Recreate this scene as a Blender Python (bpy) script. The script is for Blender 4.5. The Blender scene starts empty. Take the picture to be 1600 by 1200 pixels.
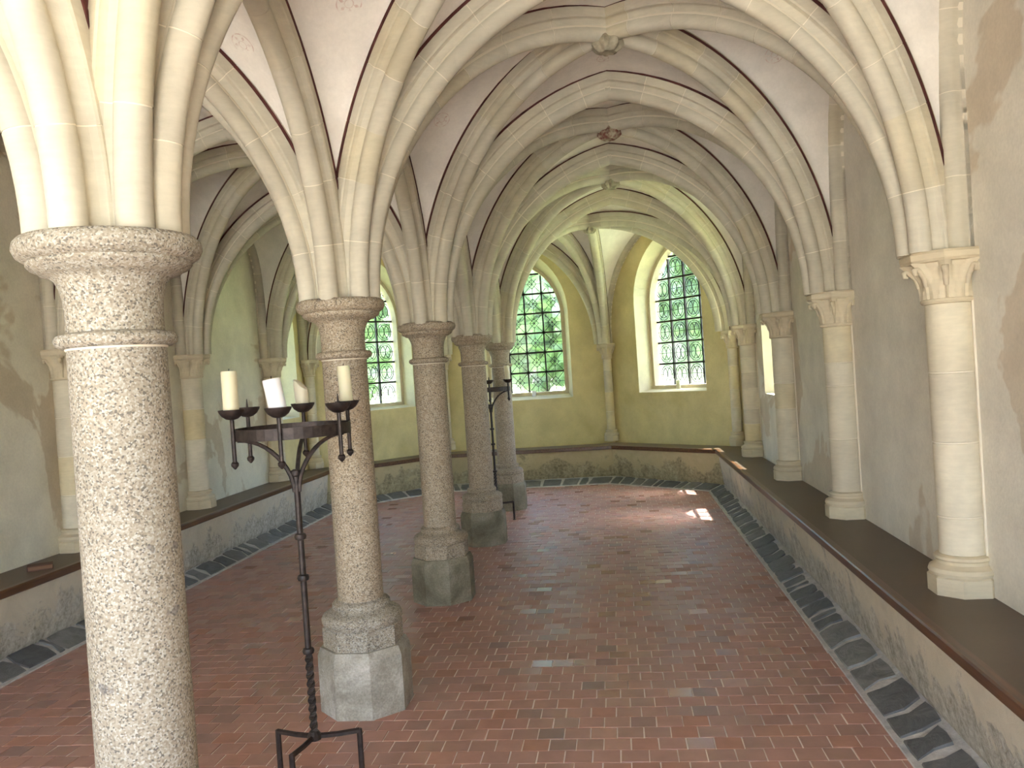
import bpy, math, random
from mathutils import Vector, Matrix
random.seed(7)
PI = math.pi
SC = bpy.context.scene
COL = SC.collection

# ------------------------------------------------------------------ camera
cam_d = bpy.data.cameras.new('camera')
cam = bpy.data.objects.new('camera', cam_d); COL.objects.link(cam)
cam_d.sensor_fit = 'HORIZONTAL'; cam_d.sensor_width = 36.0
cam_d.lens = 1314.3 * 36.0 / 1600.0
cam_d.clip_start = 0.02; cam_d.clip_end = 300
def cam_axes(yaw, pitch, roll):
    cy, sy, cp, sp = math.cos(yaw), math.sin(yaw), math.cos(pitch), math.sin(pitch)
    w = Vector((sy*cp, cy*cp, sp)); r = Vector((cy, -sy, 0)); u = r.cross(w)
    cr, sr = math.cos(roll), math.sin(roll)
    return cr*r + sr*u, -sr*r + cr*u, w
_r, _u, _w = cam_axes(-0.1223, -0.0142, -0.0665)
M3 = Matrix((_r, _u, -_w)).transposed()
cam.matrix_world = Matrix.Translation((1.3227, -2.1227, 1.6)) @ M3.to_4x4()
SC.camera = cam

# ------------------------------------------------------------------ world, sun, exposure
SUN_DIR = Vector((-0.43, 0.11, -0.90)).normalized()
world = bpy.data.worlds.new('World'); SC.world = world; world.use_nodes = True
nt = world.node_tree; nt.nodes.clear()
sky = nt.nodes.new('ShaderNodeTexSky'); sky.sky_type = 'NISHITA'; sky.sun_disc = False
sky.sun_elevation = math.asin(-SUN_DIR.z); sky.sun_rotation = math.atan2(-SUN_DIR.x, -SUN_DIR.y)
sky.air_density = 1.0; sky.dust_density = 2.0; sky.ozone_density = 1.0
bg = nt.nodes.new('ShaderNodeBackground'); bg.inputs['Strength'].default_value = 0.55
wo = nt.nodes.new('ShaderNodeOutputWorld')
nt.links.new(sky.outputs[0], bg.inputs[0]); nt.links.new(bg.outputs[0], wo.inputs[0])
sun_d = bpy.data.lights.new('sun', 'SUN'); sun_d.energy = 16.0; sun_d.angle = 0.009; sun_d.color = (1, .97, .92)
sun = bpy.data.objects.new('sun', sun_d); COL.objects.link(sun)
sun.rotation_euler = SUN_DIR.to_track_quat('-Z', 'Y').to_euler()
SC.view_settings.view_transform = 'Standard'; SC.view_settings.look = 'None'
SC.view_settings.exposure = 2.24; SC.view_settings.gamma = 1.0; SC.view_settings.use_curve_mapping = False
try:
    SC.cycles.max_bounces = 10; SC.cycles.diffuse_bounces = 6; SC.cycles.transmission_bounces = 8
    SC.cycles.transparent_max_bounces = 12; SC.cycles.use_denoising = True
    SC.cycles.sample_clamp_indirect = 8.0
except Exception: pass

# ------------------------------------------------------------------ helpers
def tag(o, label=None, cat=None, group=None, kind=None):
    if label: o['label'] = label
    if cat: o['category'] = cat
    if group: o['group'] = group
    if kind: o['kind'] = kind
    return o
class MB:
    def __init__(s): s.v = []; s.f = []
    def add(s, vs, fs):
        n = len(s.v); s.v += [tuple(p) for p in vs]; s.f += [tuple(i+n for i in f) for f in fs]; return s
    def box(s, x0, x1, y0, y1, z0, z1):
        return s.add([(x0,y0,z0),(x1,y0,z0),(x1,y1,z0),(x0,y1,z0),(x0,y0,z1),(x1,y0,z1),(x1,y1,z1),(x0,y1,z1)],
            [(0,3,2,1),(4,5,6,7),(0,1,5,4),(1,2,6,5),(2,3,7,6),(3,0,4,7)])
    def lathe(s, prof, n=32, c=(0,0), rot=0.0, f=None, cap=True):
        m = len(prof); vs = []
        for (r, z) in prof:
            for k in range(n):
                a = rot + 2*PI*k/n; rr = r if f is None else f(r, z, a)
                vs.append((c[0]+rr*math.cos(a), c[1]+rr*math.sin(a), z))
        fs = []
        for i in range(m-1):
            for k in range(n):
                k2 = (k+1) % n; fs.append((i*n+k, i*n+k2, (i+1)*n+k2, (i+1)*n+k))
        if cap: fs.append(tuple(range(n-1, -1, -1))); fs.append(tuple((m-1)*n+k for k in range(n)))
        return s.add(vs, fs)
    def tube(s, pts, rad, n=8, flat=None):
        P = [Vector(p) for p in pts]; vs = []; m = len(P); prev = None
        for i, p in enumerate(P):
            t = (P[min(i+1,m-1)] - P[max(i-1,0)]).normalized()
            ref = Vector((0,0,1)) if abs(t.z) < .95 else Vector((1,0,0))
            if prev is None: a = t.cross(ref).normalized()
            else: a = (prev - t*prev.dot(t)).normalized()
            prev = a; b = t.cross(a); r = rad[i] if isinstance(rad, (list, tuple)) else rad
            for k in range(n):
                g = 2*PI*(k+.5)/n; vs.append(p + a*(r*math.cos(g)) + b*(r*math.sin(g)))
        fs = [(i*n+k, i*n+(k+1)%n, (i+1)*n+(k+1)%n, (i+1)*n+k) for i in range(m-1) for k in range(n)]
        fs.append(tuple(range(n-1,-1,-1))); fs.append(tuple((m-1)*n+k for k in range(n)))
        return s.add(vs, fs)
    def build(s, name, mat, parent=None, smooth=False, loc=None, angle=None):
        me = bpy.data.meshes.new(name); me.from_pydata(s.v, [], s.f); me.update()
        if mat: me.materials.append(mat)
        if smooth:
            me.polygons.foreach_set('use_smooth', [True]*len(me.polygons))
            try: me.set_sharp_from_angle(angle=angle or math.radians(38))
            except Exception: pass
        o = bpy.data.objects.new(name, me); COL.objects.link(o)
        if parent: o.parent = parent
        if loc: o.location = loc
        return o
def empty(name, loc=(0,0,0), rz=0):
    o = bpy.data.objects.new(name, None); COL.objects.link(o); o.location = loc; o.rotation_euler = (0,0,rz)
    o.empty_display_size = .1
    return o

# ------------------------------------------------------------------ materials
class NT:
    def __init__(s, name):
        s.m = bpy.data.materials.new(name); s.m.use_nodes = True; s.t = s.m.node_tree
        s.b = s.t.nodes['Principled BSDF']; s.out = s.t.nodes['Material Output']
    def n(s, t, **kw):
        x = s.t.nodes.new(t)
        for k, v in kw.items():
            if hasattr(x, k): setattr(x, k, v)
            else: x.inputs[k.replace('_', ' ')].default_value = v
        return x
    def l(s, a, b): s.t.links.new(a, b)
    def coord(s, scale=(1,1,1), obj=False):
        if obj: c = s.n('ShaderNodeTexCoord').outputs['Object']
        else: c = s.n('ShaderNodeNewGeometry').outputs['Position']
        mp = s.n('ShaderNodeMapping'); mp.inputs['Scale'].default_value = scale; s.l(c, mp.inputs[0]); return mp.outputs[0]
    def noise(s, vec, scale, detail=4, rough=.55, dist=0.0):
        x = s.n('ShaderNodeTexNoise'); x.inputs['Scale'].default_value = scale; x.inputs['Detail'].default_value = detail
        x.inputs['Roughness'].default_value = rough; x.inputs['Distortion'].default_value = dist
        s.l(vec, x.inputs['Vector']); return x.outputs[0]
    def ramp(s, fac, stops, interp='LINEAR'):
        x = s.n('ShaderNodeValToRGB'); cr = x.color_ramp; cr.interpolation = interp
        while len(cr.elements) < len(stops): cr.elements.new(.5)
        for e, (p, c) in zip(cr.elements, stops):
            e.position = p; e.color = (*c, 1) if len(c) == 3 else c
        s.l(fac, x.inputs[0]); return x.outputs[0]
    def mix(s, fac, a, b, mode='MIX'):
        x = s.n('ShaderNodeMix'); x.data_type = 'RGBA'; x.blend_type = mode
        for sock, v in ((x.inputs[0], fac), (x.inputs[6], a), (x.inputs[7], b)):
            if hasattr(v, 'links'): s.l(v, sock)
            elif isinstance(v, (tuple, list)): sock.default_value = (*v, 1)
            else: sock.default_value = v
        return x.outputs[2]
    def math(s, op, a, b=0.0):
        x = s.n('ShaderNodeMath'); x.operation = op
        for sock, v in ((x.inputs[0], a), (x.inputs[1], b)):
            if hasattr(v, 'links'): s.l(v, sock)
            else: sock.default_value = v
        return x.outputs[0]
    def bump(s, h, strength=.3, dist=.01):
        x = s.n('ShaderNodeBump'); x.inputs['Strength'].default_value = strength; x.inputs['Distance'].default_value = dist
        s.l(h, x.inputs['Height']); s.l(x.outputs[0], s.b.inputs['Normal'])
    def done(s, color=None, rough=.85, spec=.3, metal=0):
        if color is not None:
            if hasattr(color, 'links'): s.l(color, s.b.inputs['Base Color'])
            else: s.b.inputs['Base Color'].default_value = (*color, 1)
        if hasattr(rough, 'links'): s.l(rough, s.b.inputs['Roughness'])
        else: s.b.inputs['Roughness'].default_value = rough
        s.b.inputs['Specular IOR Level'].default_value = spec; s.b.inputs['Metallic'].default_value = metal
        return s.m

G3 = lambda v: (v, v, v)
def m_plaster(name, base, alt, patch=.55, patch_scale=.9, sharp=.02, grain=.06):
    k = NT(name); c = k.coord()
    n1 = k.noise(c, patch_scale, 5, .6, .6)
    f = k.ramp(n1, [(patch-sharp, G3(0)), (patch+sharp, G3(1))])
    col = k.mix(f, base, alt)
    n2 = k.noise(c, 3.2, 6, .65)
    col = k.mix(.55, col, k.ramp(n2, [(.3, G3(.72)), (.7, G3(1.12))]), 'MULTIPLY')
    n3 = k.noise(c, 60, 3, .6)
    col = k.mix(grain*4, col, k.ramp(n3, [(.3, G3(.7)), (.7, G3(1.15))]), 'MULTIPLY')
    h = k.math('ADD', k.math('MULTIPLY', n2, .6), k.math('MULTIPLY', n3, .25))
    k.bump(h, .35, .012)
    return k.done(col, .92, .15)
MAT = {}
MAT['web'] = m_plaster('web_plaster', (.88,.825,.75), (.83,.765,.685), .58, .7, .10, .03)
MAT['wall'] = m_plaster('wall_plaster', (.80,.75,.65), (.69,.60,.48), .56, .62, .006, .05)
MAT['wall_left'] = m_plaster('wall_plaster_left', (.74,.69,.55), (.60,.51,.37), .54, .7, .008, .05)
MAT['ochre'] = m_plaster('ochre_plaster', (.72,.61,.33), (.64,.53,.26), .56, .8, .08, .04)
MAT['reveal'] = m_plaster('reveal_plaster', (.78,.71,.50), (.72,.65,.45), .56, 1.2, .08, .03)

def m_limestone(name, lo, hi, warm, per='object'):
    k = NT(name); c = k.coord()
    if per == 'object': rnd = k.n('ShaderNodeObjectInfo').outputs['Random']
    else: rnd = k.n('ShaderNodeNewGeometry').outputs['Random Per Island']
    col = k.ramp(rnd, [(0, lo), (.45, hi), (.72, hi), (1, warm)])
    n1 = k.noise(c, 5, 6, .6, .4); col = k.mix(.6, col, k.ramp(n1, [(.3, G3(.76)), (.68, G3(1.1))]), 'MULTIPLY')
    n2 = k.noise(k.coord((14, 14, 70)), 1, 3); col = k.mix(.25, col, k.ramp(n2, [(.3, G3(.75)), (.7, G3(1.1))]), 'MULTIPLY')
    n3 = k.noise(c, 90, 3); k.bump(k.math('ADD', n1, k.math('MULTIPLY', n3, .3)), .25, .008)
    return k.done(col, .88, .2)
MAT['rib'] = m_limestone('rib_limestone', (.53,.48,.375), (.59,.54,.43), (.575,.51,.37))
MAT['drum'] = m_limestone('shaft_limestone', (.60,.53,.41), (.70,.63,.49), (.70,.585,.35))
MAT['carved'] = m_limestone('carved_limestone', (.60,.51,.37), (.66,.57,.41), (.64,.54,.37))
k = NT('mortar'); MAT['mortar'] = k.done((.76,.69,.56), .95, .1)
k = NT('paint_red'); MAT['paint'] = k.done(k.mix(.7, (.085,.03,.026), k.ramp(k.noise(k.coord(), 12, 4), [(.3, G3(.5)), (.75, G3(1.8))]), 'MULTIPLY'), .9, .1)

def m_granite(name, tone):
    k = NT(name); c = k.coord(obj=True)
    v = k.n('ShaderNodeTexVoronoi'); v.inputs['Scale'].default_value = 210; k.l(c, v.inputs['Vector'])
    sep = k.n('ShaderNodeSeparateColor'); k.l(v.outputs['Color'], sep.inputs[0])
    grain = k.ramp(sep.outputs[0], [(0, (.20,.18,.16)), (.10, (.26,.23,.20)), (.2, (.42,.36,.28)), (.5, (.52,.45,.36)), (.75, (.60,.55,.47)), (1, (.74,.71,.66))])
    n1 = k.noise(c, 3.0, 5, .6); col = k.mix(.7, grain, k.ramp(n1, [(.3, G3(.75)), (.7, G3(1.1))]), 'MULTIPLY')
    n2 = k.noise(c, 18, 2, .5); dark = k.ramp(n2, [(.70, G3(0)), (.74, G3(1))])
    col = k.mix(k.math('MULTIPLY', dark, .55), col, (.17,.16,.17))
    col = k.mix(1.0, col, tone, 'MULTIPLY')
    k.bump(k.math('ADD', sep.outputs[1], k.math('MULTIPLY', n2, .6)), .35, .004)
    return k.done(col, .72, .3)
MAT['granite'] = m_granite('granite_pale', (.66,.65,.615))
MAT['granite2'] = m_granite('granite_brown', (.70,.635,.545))
k = NT('plinth_stone'); c = k.coord()
n1 = k.noise(c, 4, 6, .65, .5); n2 = k.noise(c, 110, 3); n3 = k.noise(c, 9, 5, .7)
col = k.ramp(n1, [(.3, (.23,.21,.165)), (.5, (.37,.34,.28)), (.72, (.56,.53,.47))])
col = k.mix(.5, col, k.ramp(n2, [(.3, G3(.55)), (.7, G3(1.3))]), 'MULTIPLY')
col = k.mix(k.ramp(n3, [(.66, G3(0)), (.72, G3(.7))]), col, (.62,.61,.60))
k.bump(k.math('ADD', n1, n2), .3, .006); MAT['plinth'] = k.done(col, .85, .2)
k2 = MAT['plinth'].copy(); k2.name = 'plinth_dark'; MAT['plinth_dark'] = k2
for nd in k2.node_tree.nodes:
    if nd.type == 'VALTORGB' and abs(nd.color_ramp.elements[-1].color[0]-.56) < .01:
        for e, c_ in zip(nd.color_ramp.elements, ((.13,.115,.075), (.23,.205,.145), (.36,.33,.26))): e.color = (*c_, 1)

def m_tile(name, per):
    k = NT(name); c = k.coord()
    rnd = k.n('ShaderNodeObjectInfo').outputs['Random'] if per == 'object' else k.n('ShaderNodeNewGeometry').outputs['Random Per Island']
    col = k.ramp(rnd, [(0, (.27,.165,.14)), (.06, (.37,.21,.165)), (.5, (.42,.235,.185)), (.85, (.45,.245,.19)), (.95, (.42,.205,.14)), (1, (.33,.21,.18))])
    n1 = k.noise(c, 11, 5, .6); col = k.mix(.5, col, k.ramp(n1, [(.3, G3(.78)), (.7, G3(1.12))]), 'MULTIPLY')
    n0 = k.noise(c, .8, 3); rr = k.math('ADD', k.math('MULTIPLY', n0, .22), k.math('MULTIPLY', rnd, .20))
    n2 = k.noise(c, 140, 2); k.bump(k.math('ADD', n1, k.math('MULTIPLY', n2, .3)), .12, .004)
    gl_ = k.ramp(k.math('FRACT', k.math('MULTIPLY', rnd, 7.31)), [(.80, G3(0)), (.86, G3(.17))])
    return k.done(col, k.math('SUBTRACT', k.math('ADD', rr, .26), gl_), .45)
MAT['tile'] = m_tile('terracotta_tile', 'object'); MAT['tile_many'] = m_tile('terracotta_tiles', 'island')
k = NT('tile_joint'); MAT['joint'] = k.done((.80,.70,.63), .95, .1)
k = NT('slate'); c = k.coord(); rnd = k.n('ShaderNodeObjectInfo').outputs['Random']
n1 = k.noise(c, 9, 6, .7, .8)
col = k.mix(.6, k.ramp(rnd, [(0, (.10,.10,.10)), (.6, (.145,.142,.137)), (1, (.19,.183,.17))]), k.ramp(n1, [(.3, G3(.55)), (.7, G3(1.6))]), 'MULTIPLY')
k.bump(n1, .7, .02); MAT['slate'] = k.done(col, .6, .35)
k = NT('bedding_mortar'); c = k.coord(); n1 = k.noise(c, 14, 6, .7)
k.bump(n1, .6, .02); MAT['bed'] = k.done(k.ramp(n1, [(.3, (.40,.38,.35)), (.7, (.64,.61,.57))]), .95, .1)
# bench body: limewash over rubble
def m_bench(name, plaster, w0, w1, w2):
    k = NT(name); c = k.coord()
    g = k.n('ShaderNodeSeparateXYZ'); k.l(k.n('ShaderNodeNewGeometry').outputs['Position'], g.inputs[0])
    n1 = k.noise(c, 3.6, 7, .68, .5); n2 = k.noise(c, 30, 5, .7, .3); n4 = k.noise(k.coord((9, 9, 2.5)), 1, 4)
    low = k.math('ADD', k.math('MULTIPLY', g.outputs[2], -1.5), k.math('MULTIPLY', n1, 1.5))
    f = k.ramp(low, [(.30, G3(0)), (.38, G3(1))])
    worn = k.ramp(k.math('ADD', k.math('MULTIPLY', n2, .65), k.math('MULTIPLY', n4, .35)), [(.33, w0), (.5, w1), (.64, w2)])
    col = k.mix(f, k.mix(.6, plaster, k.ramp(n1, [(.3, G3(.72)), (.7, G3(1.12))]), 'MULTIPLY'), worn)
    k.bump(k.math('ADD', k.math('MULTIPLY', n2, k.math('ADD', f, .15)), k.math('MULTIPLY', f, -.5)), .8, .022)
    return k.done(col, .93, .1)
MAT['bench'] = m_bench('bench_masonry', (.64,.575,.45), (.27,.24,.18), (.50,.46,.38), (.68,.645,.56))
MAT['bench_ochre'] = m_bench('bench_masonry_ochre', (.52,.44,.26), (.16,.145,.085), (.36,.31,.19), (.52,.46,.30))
k = NT('bench_seat'); c = k.coord(); n1 = k.noise(c, 3, 5); n2 = k.noise(c, 40, 3)
MAT['seat'] = k.done(k.mix(.5, (.105,.070,.043), k.ramp(k.math('ADD', k.math('MULTIPLY', n1, .7), k.math('MULTIPLY', n2, .3)), [(.3, G3(.75)), (.7, G3(1.3))]), 'MULTIPLY'), .42, .4)
k = NT('oak_nosing'); c = k.coord((30, 2, 30)); n1 = k.noise(c, 1.5, 5)
MAT['oak'] = k.done(k.ramp(n1, [(.3, (.065,.028,.012)), (.7, (.14,.062,.026))]), .33, .5)
k = NT('wrought_iron'); c = k.coord(obj=True); n1 = k.noise(c, 40, 4)
k.bump(n1, .3, .003); MAT['iron'] = k.done(k.ramp(n1, [(.3, (.028,.022,.02)), (.75, (.075,.055,.048))]), .5, .5, .6)
def m_wax(name, c0):
    k = NT(name); k.b.inputs['Subsurface Weight'].default_value = .25; k.b.inputs['Subsurface Radius'].default_value = (.02,.014,.008)
    return k.done(c0, .5, .4)
MAT['wax'] = m_wax('cream_wax', (.80,.74,.52)); MAT['wax_white'] = m_wax('white_wax', (.86,.85,.86)); MAT['wax_old'] = m_wax('aged_wax', (.70,.64,.48))
k = NT('wick'); MAT['wick'] = k.done((.02,.02,.02), .9)
k = NT('window_glass'); t = k.t
tr = k.n('ShaderNodeBsdfTransparent'); tr.inputs[0].default_value = (.88,.95,.98,1)
rf = k.n('ShaderNodeBsdfRefraction'); rf.inputs['Roughness'].default_value = .22; rf.inputs['IOR'].default_value = 1.12; rf.inputs['Color'].default_value = (.85,.93,.98,1)
bn = k.n('ShaderNodeBump'); bn.inputs['Strength'].default_value = .5; bn.inputs['Distance'].default_value = .01
k.l(k.noise(k.coord(), 16, 2), bn.inputs['Height']); k.l(bn.outputs[0], rf.inputs['Normal'])
gl = k.n('ShaderNodeBsdfGlossy'); gl.inputs['Roughness'].default_value = .1
m1 = k.n('ShaderNodeMixShader'); m1.inputs[0].default_value = .62; k.l(tr.outputs[0], m1.inputs[1]); k.l(rf.outputs[0], m1.inputs[2])
m2 = k.n('ShaderNodeMixShader'); m2.inputs[0].default_value = .04; k.l(m1.outputs[0], m2.inputs[1]); k.l(gl.outputs[0], m2.inputs[2])
k.l(m2.outputs[0], k.out.inputs[0]); MAT['glass'] = k.m
k = NT('lead'); MAT['lead'] = k.done((.05,.055,.058), .6, .4, .3)
k = NT('window_iron'); MAT['bar'] = k.done((.030,.026,.022), .6, .4, .4)
k = NT('gravel'); n1 = k.noise(k.coord(), 30, 4); MAT['gravel'] = k.done(k.ramp(n1, [(.3, (.44,.43,.37)), (.7, (.58,.57,.50))]), .95, .1)
k = NT('lawn'); n1 = k.noise(k.coord(), 2.5, 6); MAT['lawn'] = k.done(k.ramp(n1, [(.3, (.33,.40,.17)), (.7, (.50,.57,.30))]), .95, .1)
k = NT('leaf'); rnd = k.n('ShaderNodeNewGeometry').outputs['Random Per Island']
MAT['leaf'] = k.done(k.ramp(rnd, [(0, (.05,.09,.04)), (.5, (.11,.18,.08)), (.85, (.19,.27,.13)), (1, (.30,.38,.36))]), .7, .3)
k.b.inputs['Transmission Weight'].default_value = 0
k = NT('bark'); MAT['bark'] = k.done((.10,.075,.05), .9)
k = NT('outer_stone'); MAT['outer'] = k.done((.45,.42,.37), .95, .1)
k = NT('boss_stone'); n1 = k.noise(k.coord(), 20, 4); MAT['boss'] = k.done(k.ramp(n1, [(.35, (.24,.22,.16)), (.65, (.46,.40,.29))]), .9)
k = NT('boss_red'); n1 = k.noise(k.coord(), 25, 4); MAT['boss_red'] = k.done(k.ramp(n1, [(.4, (.20,.08,.06)), (.6, (.46,.40,.29))]), .9)
k = NT('old_pages'); MAT['pages'] = k.done((.22,.12,.07), .8)
k = NT('brown_cover'); MAT['book'] = k.done((.12,.05,.03), .6)
k = NT('rosette'); n1 = k.noise(k.coord(), 35, 4); MAT['rosette'] = k.done(k.ramp(n1, [(.42, (.82,.75,.68)), (.6, (.70,.55,.49))]), .92, .1)

# ------------------------------------------------------------------ plan
L = 1.9144
CY = {-1:-2*L, 0:-L, 1:0, 2:L, 3:2*L, 4:3*L, 5:4*L}       # central row (-1 and 0 are behind the picture)
WY = {-1:-3.83, 0:-1.93, 1:-.06, 2:1.80, 3:3.66, 4:5.50, 5:7.40}     # wall columns
YF, YO = -4.15, -4.55                          # unseen entrance wall, inner and outer face, set back to even the light
XR, XL = 2.87, -2.77                           # wall faces
NR, NL = 2.80, -2.70                           # wall nodes
def nz(y): return 2.015 - .009*max(y, 0)
E_Y = 8.62; K = (1.22, 10.27); YA = 10.35

# ------------------------------------------------------------------ floor
def clip(poly, a, b):     # keep the part left of the line a->b
    out = []
    for i in range(len(poly)):
        p, q = poly[i], poly[(i+1) % len(poly)]
        sp = (b[0]-a[0])*(p[1]-a[1]) - (b[1]-a[1])*(p[0]-a[0]); sq = (b[0]-a[0])*(q[1]-a[1]) - (b[1]-a[1])*(q[0]-a[0])
        if sp >= 0: out.append(p)
        if (sp > 0 and sq < 0) or (sp < 0 and sq > 0):
            t = sp/(sp-sq); out.append((p[0]+(q[0]-p[0])*t, p[1]+(q[1]-p[1])*t))
    return out
def clip_all(poly, region):
    for i in range(len(region)):
        poly = clip(poly, region[i], region[(i+1) % len(region)])
        if len(poly) < 3: return []
    return poly
def area(p): return abs(sum(p[i][0]*p[(i+1)%len(p)][1]-p[(i+1)%len(p)][0]*p[i][1] for i in range(len(p))))/2
TE = [(-2.26,YF),(2.36,YF),(2.36,8.25),(1.15,9.32),(-1.12,9.32),(-2.26,8.25)]
floor = MB(); floor.add([(-3.4,YO,-.0032),(3.4,YO,-.0032),(3.4,11,-.0032),(-3.4,11,-.0032)], [(0,1,2,3)])
floor.add([(-3.4,YO,-.2),(3.4,YO,-.2),(3.4,11,-.2),(-3.4,11,-.2)], [(3,2,1,0)])
floor = floor.build('floor', MAT['joint'])
tag(floor, 'red terracotta tiled floor in staggered courses', 'floor', kind='structure')
TW, TD, GAP = .1155, .1105, .0025
tiles = []
row = 0; y = YF
while y < 9.32:
    off = (row % 2)*TW*.5 + random.uniform(-.012, .012); x = -2.4 + off
    while x < 2.5:
        j = lambda s=.0012: random.uniform(-s, s)
        q = [(x+GAP+j(), y+GAP+j()), (x+TW-GAP+j(), y+GAP+j()), (x+TW-GAP+j(), y+TD-GAP+j()), (x+GAP+j(), y+TD-GAP+j())]
        q = clip_all(q, TE)
        if q and area(q) > .0012: tiles.append(q)
        x += TW
    y += TD; row += 1
def in_view(q):
    c = Vector((sum(p[0] for p in q)/len(q), sum(p[1] for p in q)/len(q), 0)) - cam.location
    z = c.dot(_w)
    if z < .5: return None
    px = 800+1314.3*c.dot(_r)/z; py = 600-1314.3*c.dot(_u)/z
    return z if (-10 < px < 1610 and py < 1215) else None
vis = [(in_view(q), i) for i, q in enumerate(tiles)]
near = sorted([(z, i) for z, i in vis if z is not None])
near = [i for z, i in near if not (tiles[i][0][0] < .5 and abs(tiles[i][0][1]) < .3 and abs(tiles[i][0][0]) < .2)][:290]
near = set(near)
def tile_geo(mb, q, dz):
    n = len(q); cx = sum(p[0] for p in q)/n; cy = sum(p[1] for p in q)/n; sl = (random.gauss(0,.009), random.gauss(0,.009))
    top = []; mid = []; bot = []
    for p in q:
        d = Vector((p[0]-cx, p[1]-cy)); d2 = d*(1-.0022/max(d.length,.01)); zz = dz + sl[0]*d.x + sl[1]*d.y
        top.append((cx+d2.x, cy+d2.y, zz)); mid.append((p[0], p[1], zz-.0014)); bot.append((p[0], p[1], -.008))
    mb.add(top+mid+bot, [tuple(range(n))] + [(n+i, n+(i+1)%n, (i+1)%n, i) for i in range(n)] + [(2*n+i, 2*n+(i+1)%n, n+(i+1)%n, n+i) for i in range(n)])
rest = MB()
for i, q in enumerate(tiles):
    if i in near:
        m = MB(); tile_geo(m, q, random.uniform(-.0008, .0008)); m.build('floor_tile', MAT['tile'], floor)
    else: tile_geo(rest, q, random.uniform(-.0008, .0008))
o = rest.build('floor_tiles', MAT['tile_many'], floor); o['kind'] = 'stuff'

# ------------------------------------------------------------------ slate border (stones sloping up to the bench)
bed = MB(); 
SE = [(-2.27,YF,-2.60),(2.37,YF,2.60)]
BO = [(2.36,YF),(2.36,8.25),(1.15,9.32),(-1.12,9.32),(-2.26,8.25),(-2.26,YF)]       # tile edge, walking right -> apse -> left
BI = [(2.555,YF),(2.555,8.33),(1.24,9.55),(-1.22,9.55),(-2.475,8.33),(-2.475,YF)]       # bench foot
bv = []; bf = []
for i, (a, b) in enumerate(zip(BO, BI)):
    ex = (b[0]-a[0], b[1]-a[1])
    bv += [(a[0]-ex[0]*.07, a[1]-ex[1]*.07, -.01), (a[0]-ex[0]*.04, a[1]-ex[1]*.04, .007), (a[0]+ex[0]*.10, a[1]+ex[1]*.10, .009), (b[0]+ex[0]*.3, b[1]+ex[1]*.3, .088)]
    if i: 
        n = 4*i; bf += [(n-4+j, n-3+j, n+1+j, n+j) for j in range(3)]
border = MB().add(bv, bf).build('trim_1', MAT['bed'])
tag(border, 'border of dark slate stones bedded in mortar along the foot of the benches', 'stone border', kind='structure')
for i in range(5):
    a0, a1, b0, b1 = [Vector(p) for p in (BO[i], BO[i+1], BI[i], BI[i+1])]
    ln = (a1-a0).length; s = .0
    while s < ln - .05:
        w = random.uniform(.15, .31) if random.random() > .2 else random.uniform(.07, .12)
        w = min(w, ln-s); s2 = s+w; m = MB(); g = .012
        u0, u1 = (s+g)/ln, (s2-g)/ln; vin = random.uniform(.05, .11); vout = random.uniform(.82, 1.0)
        nseg = 4; top = []
        ring = []
        for (ua, va) in [(u0,vin),((u0+u1)/2,vin-.015),(u1,vin),(u1+random.uniform(-.004,.004),(vin+vout)/2),(u1-random.uniform(0,.02)/ln,vout),((u0+u1)/2,vout+.04),(u0+random.uniform(0,.02)/ln,vout),(u0+random.uniform(-.004,.004),(vin+vout)/2)]:
            P = a0.lerp(a1, ua).lerp(b0.lerp(b1, ua), va); ring.append((P.x, P.y, .005+.064*va))
        cx = sum(p[0] for p in ring)/8; cy = sum(p[1] for p in ring)/8; cz = sum(p[2] for p in ring)/8
        up = random.uniform(.004, .009)
        topr = [(cx+(p[0]-cx)*.93, cy+(p[1]-cy)*.93, p[2]+up+random.uniform(-.003,.003)) for p in ring]
        botr = [(p[0], p[1], p[2]-.01) for p in ring]
        m.add(topr+botr+[(cx,cy,cz+up+random.uniform(0,.006))], [(16, k, (k+1)%8) for k in range(8)] + [(8+k, 8+(k+1)%8, (k+1)%8, k) for k in range(8)])
        m.build('slate_stone', MAT['slate'], border); s = s2

# ------------------------------------------------------------------ benches
BT = .50
def bench(name, front, back, label, mat='bench'):
    root = empty(name, (front[0][0], front[0][1], 0)); ox, oy = front[0]
    tag(root, label, 'bench')
    body = MB(); seat = MB(); nose = MB(); n = len(front)
    def off(p, b, d):   # step from the front edge towards the wall
        e = Vector((b[0]-p[0], b[1]-p[1])); e.normalize(); return (p[0]+e.x*d-ox, p[1]+e.y*d-oy)
    def rows(pts_z, mb, sub=1):
        m = len(pts_z); vs = []; cnt = 0
        for i in range(n):
            for (d, z) in pts_z: P = off(front[i], back[i], d); vs.append((P[0], P[1], z))
        fs = [(i*m+j, (i+1)*m+j, (i+1)*m+j+1, i*m+j+1) for i in range(n-1) for j in range(m-1)]
        mb.add(vs, fs)
    rows([(.16,-.01),(.115,.03),(.085,.10),(.055,.30),(.035,.455),(.12,.455)], body)
    dep = max(((back[0][0]-front[0][0])**2+(back[0][1]-front[0][1])**2)**.5, .3)
    rows([(.04,.455),(.04,BT),(.20,BT),(dep*.999,BT)], seat)
    rows([(.045,.452),(.004,.452),(-.002,.458),(-.002,BT-.004),(.004,BT+.003),(.043,BT+.003),(.045,BT-.01)], nose)
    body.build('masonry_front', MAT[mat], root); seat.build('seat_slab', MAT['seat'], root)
    nose.build('wooden_edge', MAT['oak'], root)
    return root
bench('stone_bench', [(2.466,YF),(2.466,2),(2.466,5),(2.466,8.25)], [(2.87,YF),(2.87,2),(2.87,5),(2.87,8.42)], 'long stone bench with dark seat and wooden edge under the white leaf capitals wall')
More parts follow.
